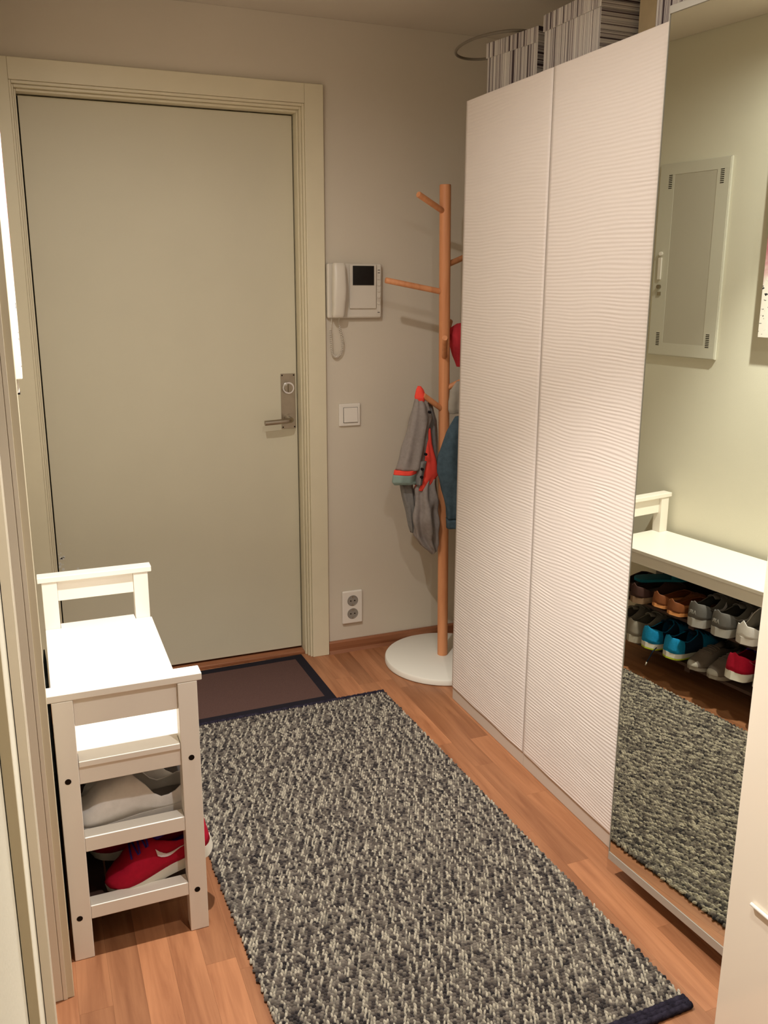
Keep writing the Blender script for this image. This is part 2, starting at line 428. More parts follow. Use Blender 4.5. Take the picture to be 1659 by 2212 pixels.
# ---------------------------------------------------------------- rug
RUG0 = [Vector((0.392, -0.438)), Vector((1.208, -0.428)), Vector((1.262, -2.005)), Vector((0.440, -2.03))]
def rugpt(u, v):
    a = RUG0[0].lerp(RUG0[1], u); b = RUG0[3].lerp(RUG0[2], u); return a.lerp(b, v)
rug = thing('rug', 'thick woven rug of black, grey and white wool on the floor', 'rug', (0.82, -1.2, 0))
bm = NB()
n1, n2 = 8, 16
pr_ = []
for i in range(n2+1):
    pr_.append(rugpt(0.004, i/n2))
for i in range(n1+1): pr_.append(rugpt(0.004+0.992*i/n1, 1.0))
for i in range(n2, -1, -1): pr_.append(rugpt(0.996, i/n2))
prism(bm, [(p.x, p.y) for p in pr_], 2, 0.0005, 0.0065)
M['rugbase'] = mat('rug_backing', (44, 40, 40), 0.95, 0.05, 0.3, 120)
obj('backing', bm, M['rugbase'], rug)
# yarn beads
NR, NC = 214, 106
verts, faces, cols = [], [], []
palette = [(164, 154, 136), (134, 125, 110), (108, 99, 89), (87, 78, 70), (56, 49, 46), (38, 33, 33)]
pal = [lin(c) for c in palette]
rr = random.Random(11)
top = [(math.cos(a)*s_, math.sin(a)*s_, h) for s_, h in ((1.0, 0.0), (0.78, 0.66)) for a in [2*math.pi*k/8 for k in range(8)]] + [(0, 0, 1.0)]
for r in range(NR):
    for c in range(NC):
        odd = 0.5 if r % 2 else 0.0
        u = (c+0.25+odd+rr.uniform(-.16, .16))/NC; v = (r+0.5+rr.uniform(-.14, .14))/NR
        u += 0.0016*math.sin(r*1.7) if c in (0, NC-1) else 0
        p = rugpt(u, v)
        nx = noise.noise(Vector((p.x*9, p.y*8, 0.0)))*1.3 + noise.noise(Vector((p.x*34, p.y*20, 4.0)))*1.1 + noise.noise(Vector((p.x*80, p.y*50, 9.0)))*0.5
        ph = (c*0.475 + odd*0.475 + nx + r*0.12) % 1.5 / 1.5
        q = rr.random()
        if ph < 0.36: ci = 0 if q < .6 else (1 if q < .86 else 2)
        elif ph < 0.64: ci = 2 if q < .5 else (3 if q < .85 else 4)
        elif ph < 0.86: ci = 4 if q < .55 else (5 if q < .8 else 3)
        else: ci = 3 if q < .5 else (2 if q < .9 else 0)
        kf = rr.uniform(.80, 1.15); col = [min(1, k*kf) for k in pal[ci]]
        ax, ay = 0.0060*rr.uniform(.72, 1.1), 0.0046*rr.uniform(.85, 1.2)
        if ci < 2: ax *= 0.58; ay *= 1.4
        h = 0.0068*rr.uniform(.75, 1.15) + (0.0012 if ci < 2 else 0)
        an = rr.uniform(-.7, .35)
        ca, sa = math.cos(an), math.sin(an)
        base = len(verts)
        for (tx, ty, tz) in top:
            xx_, yy_ = tx*ax, ty*ay
            verts.append((p.x+xx_*ca-yy_*sa, p.y+xx_*sa+yy_*ca, 0.0055+h*tz))
            cols.append(col)
        for k in range(8):
            k2 = (k+1) % 8
            faces.append((base+k, base+k2, base+8+k2, base+8+k)); faces.append((base+8+k, base+8+k2, base+16))
me = bpy.data.meshes.new('woven_yarn')
WMi = wmat(rug).translation
me.from_pydata([(a-WMi.x, b-WMi.y, c_) for a, b, c_ in verts], [], faces)
ca_ = me.color_attributes.new('yarn', 'FLOAT_COLOR', 'POINT')
buf = []
for c_ in cols: buf += [c_[0], c_[1], c_[2], 1.0]
ca_.data.foreach_set('color', buf)
me.polygons.foreach_set('use_smooth', [True]*len(me.polygons))
ym = bpy.data.materials.new('wool_yarn'); ym.use_nodes = True
at = ym.node_tree.nodes.new('ShaderNodeAttribute'); at.attribute_name = 'yarn'
yb_ = ym.node_tree.nodes['Principled BSDF']; yb_.inputs['Roughness'].default_value = 0.95; yb_.inputs['Specular IOR Level'].default_value = 0.08
yb_.inputs['Sheen Weight'].default_value = 0.15
ym.node_tree.links.new(at.outputs['Color'], yb_.inputs['Base Color'])
me.materials.append(ym)
yo = bpy.data.objects.new('woven_yarn', me); COL.objects.link(yo); yo.parent = rug; yo['kind'] = 'stuff'
# binding at the two ends
M['bind'] = mat('rug_binding', (40, 36, 46), 0.95, 0.05, 0.5, 90, 0.6, 400)
for (v0, nm) in ((1.0, 0), (0.0, 1)):
    bm = NB()
    rad_ = 0.0095 if v0 else 0.0065
    for kk in range(3 if v0 else 1):
        vv = v0 + (0.006*kk if v0 else -0.002)
        pts = []
        for i in range(121):
            p = rugpt(i/120, vv); pts.append((p.x, p.y, 0.0085+0.0012*math.sin(i*2.1+kk)-0.001*kk))
        tube(bm, pts, [0.0078*(1+0.10*math.sin(i*3.3+kk*2)) for i in range(121)], 8)
    obj('end_binding', bm, M['bind'], rug, label='dark navy bound end of the rug')

# ---------------------------------------------------------------- doormat
mt = thing('doormat', 'thin brown doormat with a black border before the entrance door', 'doormat', (0.7, -0.2, 0))
M['matbrown'] = mat('brown_mat_fibre', (84, 62, 56), 0.95, 0.08, 0.12, 300, 0.5, 900)
M['matblack'] = mat('black_mat_border', (26, 23, 30), 0.85, 0.15, 0.1, 300, 0.2, 800)
MM = Matrix.Translation((0.70, -0.205, 0)) @ Matrix.Rotation(0.02, 4, 'Z')
hx, hy = 0.325, 0.214
obj('mat_field', bx(-hx+0.036, hx-0.036, -hy+0.036, hy-0.036, 0.0006, 0.0058, MM), M['matbrown'], mt)
for q_ in ((-hx, hx, -hy, -hy+0.0365), (-hx, hx, hy-0.0365, hy), (-hx, -hx+0.0365, -hy+0.0365, hy-0.0365), (hx-0.0365, hx, -hy+0.0365, hy-0.0365)):
    obj('border_strip', bx(*q_, 0.0004, 0.0063, MM), M['matblack'], mt)

# ---------------------------------------------------------------- coat stand
cs = thing('coat_stand', 'wooden coat stand on a round white base, behind the wardrobe', 'coat stand', (1.541, -0.243, 0))
bm = NB()
n = 72; R0 = 0.236
rs = [(R0-0.004, 0.0006), (R0, 0.004), (R0, 0.020), (R0-0.003, 0.0245), (R0-0.010, 0.026), (0.03, 0.027)]
rings = [[bm.verts.new((1.541+r_*math.cos(2*math.pi*k/n), -0.243+r_*math.sin(2*math.pi*k/n), z_)) for k in range(n)] for r_, z_ in rs]
for i in range(len(rings)-1):
    for k in range(n): bm.faces.new((rings[i][k], rings[i][(k+1) % n], rings[i+1][(k+1) % n], rings[i+1][k]))
bm.faces.new(rings[0][::-1]); bm.faces.new(rings[-1])
obj('base', bm, M['gwhite'], cs, smooth='auto')
def polex(z): return 1.541 - 0.030*z/1.828
def poley(z): return -0.237
bm = NB(); tube(bm, [(polex(z_), poley(z_), z_) for z_ in (0.0275, 0.4, 0.8, 1.2, 1.6, 1.824, 1.828)], [.0205]*5+[.0205, .0195], 28)
obj('pole', bm, M['beech'], cs, smooth='auto')
def peg(z, tip):
    bm = NB(); a = Vector((polex(z), poley(z), z)); b = Vector(tip)
    dd = (b-a).normalized()
    tube(bm, [a+dd*0.0, b-dd*0.002, b], [0.0105, 0.0105, 0.0092], 18)
    return obj('peg', bm, M['beech'], cs, smooth='auto')
peg(1.733, (1.378, -0.30, 1.785))
peg(1.455, (1.292, -0.215, 1.497))
peg(1.549, (1.66, -0.20, 1.60))
peg(1.215, (1.455, -0.375, 1.300))
peg(1.10, (1.64, -0.30, 1.165))
peg(1.02, (1.425, -0.265, 1.085))
peg(1.28, (1.60, -0.12, 1.345))
peg(0.92, (1.600, -0.33, 0.965))

def cloth(bm, rows, n=40, rip=0.12, k=7, seed=0.0, mi=0, capt=True):
    """rows: (z, x0, x1, yc, depth)"""
    rings = []
    N = len(rows)
    fine = []
    SUB = 5
    for i in range(N-1):
        for s_ in range(SUB):
            t_ = s_/SUB; fine.append([a+(b-a)*t_ for a, b in zip(rows[i], rows[i+1])])
    fine.append(list(rows[-1]))
    for r_ in fine:
        z, xa, xb, yc, dp = r_; cx_ = (xa+xb)/2; w = (xb-xa)/2; ring = []
        for q in range(n):
            a = 2*math.pi*q/n
            f = 1 + rip*(math.sin(k*a + z*9 + seed) * 0.6 + noise.noise(Vector((math.cos(a)*2.2+seed, math.sin(a)*2.2, z*14)))*1.1)
            fx = 1 + (f-1)*0.35
            ring.append(bm.verts.new((cx_ + w*fx*math.cos(a), yc + dp*f*math.sin(a), z + 0.006*noise.noise(Vector((a, z*8, seed))))))
        rings.append(ring)
    for i in range(len(rings)-1):
        for q in range(n):
            f = bm.faces.new((rings[i][q], rings[i+1][q], rings[i+1][(q+1) % n], rings[i][(q+1) % n])); f.smooth = True; f.material_index = mi
    if capt:
        for rg in (rings[0], rings[-1][::-1]):
            f = bm.faces.new(rg); f.material_index = mi
M['greyj'] = mat('grey_jersey', (150, 140, 134), 0.95, 0.05, 0.08, 90, 0.3, 700)
M['greyj2'] = mat('grey_jersey_rib', (132, 128, 124), 0.95, 0.05, 0.08, 90, 0.3, 700)
M['coral'] = mat('neon_coral', (255, 84, 70), 0.9, 0.1, 0.05, 60)
M['teal'] = mat('pale_teal_knit', (142, 160, 152), 0.95, 0.05)
M['denim'] = mat('denim_blue', (74, 90, 100), 0.95, 0.08, 0.18, 60, 0.3, 900)
M['pinkc'] = mat('pink_red_cloth', (198, 58, 66), 0.9, 0.1, 0.2, 20)
M['offw'] = mat('off_white_cloth', (166, 158, 146), 0.92, 0.08, 0.06, 40, 0.2, 500)
M['dark'] = mat('dark_cloth', (34, 30, 32), 0.9, 0.1)
JY = -0.252
jk = thing('grey_jacket', 'grey jersey jacket with coral lining and striped hem, hanging on the coat stand', 'jacket', (1.42, JY, 0.46))
# main panel: pointed top down to striped hem
bm = NB(); cloth(bm, [(1.084, 1.400, 1.424, JY, .010), (1.05, 1.392, 1.448, JY, .020), (1.00, 1.380, 1.466, JY, .026), (0.95, 1.368, 1.452, JY, .028), (0.90, 1.352, 1.452, JY, .030),
                      (0.85, 1.338, 1.440, JY, .030), (0.807, 1.325, 1.432, JY, .030)], 40, 0.22, 6, 1.0)
obj('body', bm, M['greyj'], jk, smooth=True)
bm = NB(); cloth(bm, [(0.806, 1.318, 1.408, JY-.001, .031), (0.790, 1.316, 1.404, JY-.001, .032)], 40, 0.14, 6, 1.4)
obj('hem_stripe', bm, M['coral'], jk, smooth=True, label='coral stripe in the hem')
bm = NB(); cloth(bm, [(0.7895, 1.314, 1.404, JY-.001, .032), (0.762, 1.310, 1.400, JY-.001, .031), (0.752, 1.318, 1.412, JY, .026)], 40, 0.14, 6, 1.4)
obj('hem', bm, M['teal'], jk, smooth=True, label='pale teal band at the hem')
bm = NB(); cloth(bm, [(0.84, 1.404, 1.442, JY-.006, .026), (0.79, 1.400, 1.430, JY-.006, .028), (0.748, 1.398, 1.424, JY-.006, .026)], 24, 0.1, 4, 2.2)
obj('placket', bm, M['greyj2'], jk, smooth=True)
bm = NB(); cloth(bm, [(1.118, 1.408, 1.420, JY, .006), (1.105, 1.402, 1.430, JY, .012), (1.078, 1.396, 1.440, JY, .020), (1.06, 1.400, 1.438, JY+0.004, .018)], 24, 0.1, 4, 3.0)
obj('collar', bm, M['coral'], jk, smooth=True, label='neon coral hood tip')
bm = NB(); cloth(bm, [(0.96, 1.440, 1.462, JY+.004, .014), (0.90, 1.432, 1.470, JY+.004, .020), (0.84, 1.425, 1.488, JY+.004, .022), (0.78, 1.415, 1.500, JY+.002, .022), (0.725, 1.400, 1.448, JY, .018)], 28, 0.15, 5, 4.0)
obj('lining', bm, M['coral'], jk, smooth=True, label='neon coral lining')
bm = NB(); cloth(bm, [(1.05, 1.452, 1.480, JY+.03, .012), (0.98, 1.448, 1.500, JY+.028, .016), (0.90, 1.452, 1.505, JY+.026, .018), (0.80, 1.466, 1.505, JY+.024, .018)], 28, 0.2, 5, 5.0)
obj('back_panel', bm, M['greyj2'], jk, smooth=True)
bm = NB(); cloth(bm, [(0.765, 1.430, 1.488, JY, .018), (0.73, 1.404, 1.492, JY, .026), (0.68, 1.398, 1.496, JY, .032), (0.63, 1.394, 1.496, JY, .036), (0.58, 1.398, 1.498, JY, .034), (0.54, 1.402, 1.500, JY, .034),
                      (0.505, 1.430, 1.500, JY, .024), (0.475, 1.465, 1.496, JY, .014), (0.463, 1.474, 1.484, JY, .006)], 56, 0.55, 6, 6.0)
obj('sleeve', bm, M['greyj'], jk, smooth=True)
bm = NB(); cloth(bm, [(0.75, 1.345, 1.400, JY+.02, .012), (0.70, 1.358, 1.404, JY+.02, .016), (0.64, 1.374, 1.410, JY+.018, .016), (0.58, 1.384, 1.412, JY+.016, .012), (0.555, 1.392, 1.404, JY+.016, .006)], 28, 0.3, 5, 7.0)
obj('lower_hem', bm, M['greyj2'], jk, smooth=True)
for (bx_, bz_) in ((1.440, 1.025), (1.427, 0.868), (1.414, 0.812), (1.412, 0.782)):
    b2 = NB(); disc(b2, (bx_, JY-0.042, bz_), 0.0052, 0.010, 16, 1)
    obj('button', b2, M['dark'], jk, label='dark snap button')
dj = thing('denim_jacket', 'blue denim garment at the far right of the coat stand', 'jacket', (1.54, -0.345, 0.56))
bm = NB(); cloth(bm, [(1.012, 1.518, 1.575, -.345, .010), (0.954, 1.486, 1.600, -.345, .026), (0.87, 1.452, 1.610, -.345, .036), (0.81, 1.452, 1.615, -.345, .040), (0.737, 1.470, 1.615, -.345, .040), (0.664, 1.490, 1.610, -.345, .036), (0.627, 1.494, 1.605, -.345, .034)], 56, 0.16, 7, 9.0)
obj('body', bm, M['denim'], dj, smooth=True)
bm = NB(); cloth(bm, [(0.6265, 1.492, 1.606, -.345, .035), (0.592, 1.494, 1.604, -.345, .034)], 48, 0.12, 7, 9.4)
obj('cuff', bm, M['denim'], dj, smooth=True)
pk = thing('pink_cap', 'pink and red cloth hat on a peg of the coat stand', 'hat', (1.60, -0.21, 1.2))
bm = NB(); cloth(bm, [(1.340, 1.585, 1.625, -.21, .014), (1.325, 1.562, 1.640, -.21, .030), (1.30, 1.550, 1.650, -.21, .045), (1.275, 1.556, 1.650, -.21, .05), (1.22, 1.572, 1.648, -.21, .036), (1.18, 1.588, 1.640, -.21, .018)], 40, 0.20, 6, 11.0)
obj('crown', bm, M['pinkc'], pk, smooth=True)
ws = thing('white_scarf', 'off-white cloth hanging above the denim on the coat stand', 'scarf', (1.56, -0.305, 1.0))
bm = NB(); cloth(bm, [(1.135, 1.545, 1.575, -.30, .008), (1.10, 1.518, 1.600, -.30, .016), (1.059, 1.512, 1.605, -.30, .020), (1.03, 1.514, 1.605, -.30, .018), (1.016, 1.520, 1.600, -.30, .012)], 40, 0.2, 6, 13.0)
obj('body', bm, M['offw'], ws, smooth=True)

# ---------------------------------------------------------------- intercom, switch, socket
ic = thing('intercom', 'cream door-entry video phone with handset beside the entrance door', 'intercom', (1.245, -0.001, 1.455))
im = M['intercom']
obj('housing', bx(1.137, 1.355, -0.026, -0.001, 1.357, 1.558), im, ic, bevel=0.008, seg=4)
obj('screen_panel', bx(1.222, 1.330, -0.034, -0.0262, 1.392, 1.555), im, ic, bevel=0.005, seg=3)
obj('screen', bx(1.2335, 1.3185, -0.0365, -0.0342, 1.4785, 1.5490), M['black'], ic, bevel=0.0008, label='black glass screen')
obj('button_strip', bx(1.333, 1.349, -0.0275, -0.0262, 1.372, 1.545), im, ic)
for zz_ in (1.505, 1.482, 1.459, 1.436, 1.413):
    b2 = NB(); disc(b2, (1.341, -0.0305, zz_), 0.0065, 0.003, 20, 1)
    obj('button', b2, im, ic, bevel=0.0006)
for zz_ in (1.534, 1.524, 1.378):
    obj('printed_mark', bx(1.3365, 1.3455, -0.0279, -0.0276, zz_-0.0012, zz_+0.0012), M['dark'], ic)
# handset: lofted bow
bm = NB(); rings = []
for i in range(33):
    t_ = i/32; z_ = 1.362 + 0.196*t_
    e = abs(2*t_-1)
    w = 0.0235 + 0.0035*(1-e) if t_ > .3 else 0.024
    dp = 0.018 - 0.004*e**2
    yc = -0.048 - 0.010*(1-(2*t_-1)**2)
    end = 1.0 if 0.03 < t_ < 0.97 else 0.86
    cx_ = 1.1765 + (0.004*(t_-.5))
    rings.append([bm.verts.new((cx_ - 0.0045 + (w*end)*(abs(math.cos(a))**0.55)*(1 if math.cos(a) > 0 else -1), yc + dp*end*(abs(math.sin(a))**0.7)*(1 if math.sin(a) > 0 else -1), z_)) for a in [2*math.pi*q/28 for q in range(28)]])
for i in range(32):
    for q in range(28):
        bm.faces.new((rings[i][q], rings[i][(q+1) % 28], rings[i+1][(q+1) % 28], rings[i+1][q]))
bm.faces.new(rings[0][::-1]); bm.faces.new(rings[-1])
obj('handset', bm, im, ic, smooth='auto')
bm = NB(); path = [Vector((1.183, -0.030, 1.364)), Vector((1.183, -0.018, 1.345)), Vector((1.186, -0.016, 1.325)), Vector((1.195, -0.016, 1.29)), Vector((1.1985, -0.016, 1.255)), Vector((1.190, -0.016, 1.225)), Vector((1.172, -0.016, 1.213)),
         Vector((1.158, -0.016, 1.225)), Vector((1.153, -0.016, 1.26)), Vector((1.151, -0.016, 1.30)), Vector((1.153, -0.016, 1.33)), Vector((1.155, -0.016, 1.358))]
def cat(path, per):
    out = []
    for i in range(len(path)-1):
        p0, p1, p2, p3 = path[max(i-1, 0)], path[i], path[i+1], path[min(i+2, len(path)-1)]
        for s_ in range(per):
            t_ = s_/per
            out.append(0.5*((2*p1)+(-p0+p2)*t_+(2*p0-5*p1+4*p2-p3)*t_*t_+(-p0+3*p1-3*p2+p3)*t_**3))
    out.append(path[-1]); return out
cp_ = cat(path, 40); hel = []
NP = len(cp_)
for i, p in enumerate(cp_):
    tn = (cp_[min(i+1, NP-1)]-cp_[max(i-1, 0)]).normalized(); u_ = Vector((0, 1, 0)); w_ = tn.cross(u_).normalized()
    on = 1.0 if 78 < i < NP-62 else 0.12
    a = i*2*math.pi/7.2
    hel.append(p + (u_*math.cos(a)+w_*math.sin(a))*0.0040*on)
tube(bm, hel, 0.0014, 6)
obj('coiled_cord', bm, im, ic)

sw = thing('light_switch', 'square white light switch beside the entrance door', 'switch', (1.229, -0.001, 0.986))
obj('frame', bx(1.185, 1.273, -0.010, -0.001, 0.943, 1.031), M['plast'], sw, bevel=0.004, seg=3)
obj('recess', bx(1.2015, 1.2605, -0.0104, -0.0101, 0.9565, 1.0170), M['hole'], sw)
bm = NB(); prism(bm, [(-0.0105, 0.9585), (-0.0160, 0.9585), (-0.0125, 1.0160), (-0.0105, 1.0160)], 0, 1.2028, 1.2595)
obj('rocker', bm, M['plast'], sw, bevel=0.001)

so = thing('wall_socket', 'white double wall socket low beside the entrance door', 'socket', (1.236, -0.001, 0.19))
obj('cover', bx(1.192, 1.280, -0.013, -0.001, 0.120, 0.262), M['plast'], so, bevel=0.006, seg=4)
M['scup'] = mat('socket_cup', (150, 142, 132), 0.5, 0.3)
for zc in (0.2195, 0.1635):
    bm = NB(); nn = 36
    r1, r2 = 0.0215, 0.0165
    o1 = [bm.verts.new((1.236+r1*math.cos(2*math.pi*k/nn), -0.0145, zc+r1*math.sin(2*math.pi*k/nn))) for k in range(nn)]
    o0 = [bm.verts.new((1.236+0.0235*math.cos(2*math.pi*k/nn), -0.0131, zc+0.0235*math.sin(2*math.pi*k/nn))) for k in range(nn)]
    o2 = [bm.verts.new((1.236+0.0200*math.cos(2*math.pi*k/nn), -0.0133, zc+0.0200*math.sin(2*math.pi*k/nn))) for k in range(nn)]
    for k in range(nn):
        bm.faces.new((o0[k], o0[(k+1) % nn], o1[(k+1) % nn], o1[k])); bm.faces.new((o1[k], o1[(k+1) % nn], o2[(k+1) % nn], o2[k]))
    bm.faces.new(o2)
    ot = obj('outlet', bm, M['scup'], so, smooth='auto')
    for dx_ in (-0.0085, 0.0085):
        bm = NB(); disc(bm, (1.236+dx_, -0.0141, zc), 0.0028, 0.0006, 14, 1); obj('pin_hole', bm, M['hole'], ot)
    for dz_ in (0.0145, -0.0205): obj('earth_clip', bx(1.233, 1.239, -0.0152, -0.0134, zc+dz_, zc+dz_+0.006), M['steel'], ot)

# ---------------------------------------------------------------- fuse cabinet on left wall
fb = thing('fuse_cabinet', 'flat cream metal fuse cabinet with slotted vents on the left wall', 'fuse box', (XL, -0.575, 1.2))
obj('cabinet_frame', bx(XL+0.0005, 0.0405, -0.742, -0.408, 1.2005, 1.938), M['pmetal'], fb, bevel=0.002)
bm = NB()   # door leaf frame with recessed middle
box(bm, 0.041, 0.0435, -0.738, -0.412, 1.2045, 1.240+0.012); box(bm, 0.041, 0.0435, -0.738, -0.412, 1.895, 1.934)
box(bm, 0.041, 0.0435, -0.738, -0.6825, 1.2521, 1.8949); box(bm, 0.041, 0.0435, -0.4825, -0.412, 1.2521, 1.8949)
fd = obj('cabinet_door', bm, M['pmetal'], fb)
obj('door_panel', bx(0.041, 0.0424, -0.6823, -0.4827, 1.2522, 1.8948), M['pmetal2'], fb)
for (yc, zt) in ((-0.464, 1.870), (-0.706, 1.870), (-0.457, 1.266), (-0.7025, 1.270)):
    for s_ in range(8):
        z_ = zt + (s_-3.5)*0.0068
        obj('vent_slot', bx(0.0434, 0.0438, yc-0.0085, yc+0.0085, z_-0.0016, z_+0.0016), M['hole'], fd)
bm = NB(); box(bm, 0.0436, 0.050, -0.452, -0.436, 1.50, 1.585); tube(bm, [(0.0436, -0.445, 1.600), (0.052, -0.447, 1.600)], 0.008, 14)
obj('lock_bar', bm, M['plast'], fb, bevel=0.001)
bm = NB(); tube(bm, [(0.0436, -0.447, 1.472), (0.055, -0.449, 1.472)], 0.0085, 16); box(bm, 0.0436, 0.047, -0.456, -0.440, 1.438, 1.452)
obj('lock', bm, M['steel'], fb, smooth='auto', label='small metal cylinder lock')

# ---------------------------------------------------------------- canvas and small box
def canvas_mat():
    m = bpy.data.materials.new('printed_canvas'); m.use_nodes = True
    nt = m.node_tree; b = nt.nodes['Principled BSDF']; L = nt.links.new; b.inputs['Roughness'].default_value = 0.85
    tc = nt.nodes.new('ShaderNodeTexCoord'); sp = nt.nodes.new('ShaderNodeSeparateXYZ'); L(tc.outputs['Object'], sp.inputs[0])
    n = nt.nodes.new('ShaderNodeTexNoise'); n.inputs['Scale'].default_value = 14; n.inputs['Detail'].default_value = 6; L(tc.outputs['Object'], n.inputs['Vector'])
    # pink blossom: distance from a centre plus noise
    ds = nt.nodes.new('ShaderNodeVectorMath'); ds.operation = 'DISTANCE'; ds.inputs[1].default_value = (0.03, 0.05, 0.36)
    L(tc.outputs['Object'], ds.inputs[0])
    ma = nt.nodes.new('ShaderNodeMath'); ma.operation = 'MULTIPLY_ADD'; ma.inputs[1].default_value = 0.30; L(n.outputs['Fac'], ma.inputs[0]); L(ds.outputs['Value'], ma.inputs[2])
    r = nt.nodes.new('ShaderNodeValToRGB'); r.color_ramp.elements[0].position = 0.20; r.color_ramp.elements[0].color = (*lin((176, 70, 96)), 1)
    r.color_ramp.elements[1].position = 0.36; r.color_ramp.elements[1].color = (*lin((244, 236, 226)), 1)
    e = r.color_ramp.elements.new(0.29); e.color = (*lin((214, 140, 150)), 1)
    L(ma.outputs[0], r.inputs['Fac'])
    # small dark printed marks in the lower part
    n2 = nt.nodes.new('ShaderNodeTexNoise'); n2.inputs['Scale'].default_value = 95; n2.inputs['Detail'].default_value = 2
    mp = nt.nodes.new('ShaderNodeMapping'); mp.inputs['Scale'].default_value = (1, 0.6, 1.0); L(tc.outputs['Object'], mp.inputs[0]); L(mp.outputs[0], n2.inputs['Vector'])
    r2 = nt.nodes.new('ShaderNodeValToRGB'); r2.color_ramp.interpolation = 'CONSTANT'; r2.color_ramp.elements[1].position = 0.63
    L(n2.outputs['Fac'], r2.inputs['Fac'])
    lt = nt.nodes.new('ShaderNodeMath'); lt.operation = 'LESS_THAN'; lt.inputs[1].default_value = 0.20; L(sp.outputs['Z'], lt.inputs[0])
    mu = nt.nodes.new('ShaderNodeMath'); mu.operation = 'MULTIPLY'; L(r2.outputs['Color'], mu.inputs[0]); L(lt.outputs[0], mu.inputs[1])
    mx = nt.nodes.new('ShaderNodeMixRGB'); L(mu.outputs[0], mx.inputs[0]); L(r.outputs[0], mx.inputs[1]); mx.inputs[2].default_value = (*lin((40, 36, 40)), 1)
    L(mx.outputs[0], b.inputs['Base Color']); return m
M['canvas'] = canvas_mat()
M['cvedge'] = mat('canvas_edge', (246, 240, 228), 0.8, 0.1)
cv = thing('wall_picture', 'white canvas print with pink blossom on the left wall', 'picture', (XL, -1.12, 1.298))
obj('stretcher', bx(0.031, 0.0625, -1.30, -0.936, 1.298, 2.0), M['cvedge'], cv, bevel=0.0015)
obj('printed_face', bx(0.0626, 0.0634, -1.2985, -0.9375, 1.2995, 1.9985), M['canvas'], cv)
wb = thing('wall_hook', 'small white plastic hook peeking below the canvas print', 'hook', (XL, -1.2, 1.255))
obj('backplate', bx(0.0310, 0.0548, -1.222, -1.178, 1.2615, 1.2975), M['plast'], wb, bevel=0.002)
obj('clip', bx(0.044, 0.0555, -1.218, -1.182, 1.258, 1.2612), M['dark'], wb)

# thin black sheet filling the gap between bench and wall
M['bag'] = mat('black_matte', (20, 22, 22), 0.9, 0.1, 0.2, 40)
bg = thing('black_sheet', 'flat black sheet filling the gap between bench and wall', 'bag', (0.05, -0.95, 0))
bm = NB(); ny_ = 24
A1 = []; 
for i in range(ny_+1):
    y_ = -1.36 + 0.78*i/ny_
    zt = 0.425 + 0.012*math.sin(i*0.9) - (0.10 if i in (0, ny_) else 0)
    th = 0.003 + 0.0015*math.sin(i*1.3)
    A1.append([bm.verts.new((0.0505-th, y_, 0.052)), bm.verts.new((0.0505-th, y_, zt)), bm.verts.new((0.0515+th*1.0, y_, zt)), bm.verts.new((0.0515+th*1.0, y_, 0.052))])
for i in range(ny_):
    for q in range(4): bm.faces.new((A1[i][q], A1[i][(q+1) % 4], A1[i+1][(q+1) % 4], A1[i+1][q]))
bm.faces.new(A1[0]); bm.faces.new(A1[-1][::-1])
obj('main_body', bm, M['bag'], bg, smooth='auto')
bg.location.z = 0

# ---------------------------------------------------------------- striped boxes and things on the wardrobes
def stripes():
    m = bpy.data.materials.new('striped_card'); m.use_nodes = True
    nt = m.node_tree; b = nt.nodes['Principled BSDF']; L = nt.links.new; b.inputs['Roughness'].default_value = 0.6
    tc = nt.nodes.new('ShaderNodeTexCoord'); sp = nt.nodes.new('ShaderNodeSeparateXYZ'); L(tc.outputs['Object'], sp.inputs[0])
    sn = nt.nodes.new('ShaderNodeSeparateXYZ'); L(tc.outputs['Normal'], sn.inputs[0])
    ab = nt.nodes.new('ShaderNodeMath'); ab.operation = 'ABSOLUTE'; L(sn.outputs['X'], ab.inputs[0])
    gt = nt.nodes.new('ShaderNodeMath'); gt.operation = 'GREATER_THAN'; gt.inputs[1].default_value = 0.5; L(ab.outputs[0], gt.inputs[0])
    mx = nt.nodes.new('ShaderNodeMix'); mx.data_type = 'FLOAT'; L(gt.outputs[0], mx.inputs[0]); L(sp.outputs['Z'], mx.inputs[2]); L(sp.outputs['Y'], mx.inputs[3])
    oi = nt.nodes.new('ShaderNodeObjectInfo')
    ad = nt.nodes.new('ShaderNodeMath'); ad.operation = 'MULTIPLY_ADD'; ad.inputs[1].default_value = 5.0; L(oi.outputs['Random'], ad.inputs[0]); L(mx.outputs[0], ad.inputs[2])
    n = nt.nodes.new('ShaderNodeTexNoise'); n.noise_dimensions = '1D'; n.inputs['Scale'].default_value = 62; n.inputs['Detail'].default_value = 2; n.inputs['Roughness'].default_value = 0.7
    L(ad.outputs[0], n.inputs['W'])
    r = nt.nodes.new('ShaderNodeValToRGB'); r.color_ramp.interpolation = 'CONSTANT'
    els = [(0.0, (60, 44, 50)), (0.36, (176, 168, 162)), (0.44, (206, 198, 188)), (0.50, (120, 106, 106)), (0.535, (208, 200, 190)), (0.60, (66, 48, 54)), (0.66, (150, 140, 138))]
    r.color_ramp.elements[0].color = (*lin(els[0][1]), 1)
    r.color_ramp.elements[1].position = els[1][0]; r.color_ramp.elements[1].color = (*lin(els[1][1]), 1)
    for p, c in els[2:]:
        e = r.color_ramp.elements.new(p); e.color = (*lin(c), 1)
    L(n.outputs['Fac'], r.inputs['Fac']); L(r.outputs[0], b.inputs['Base Color']); return m
M['stripe'] = stripes()
ZB = 2.0365
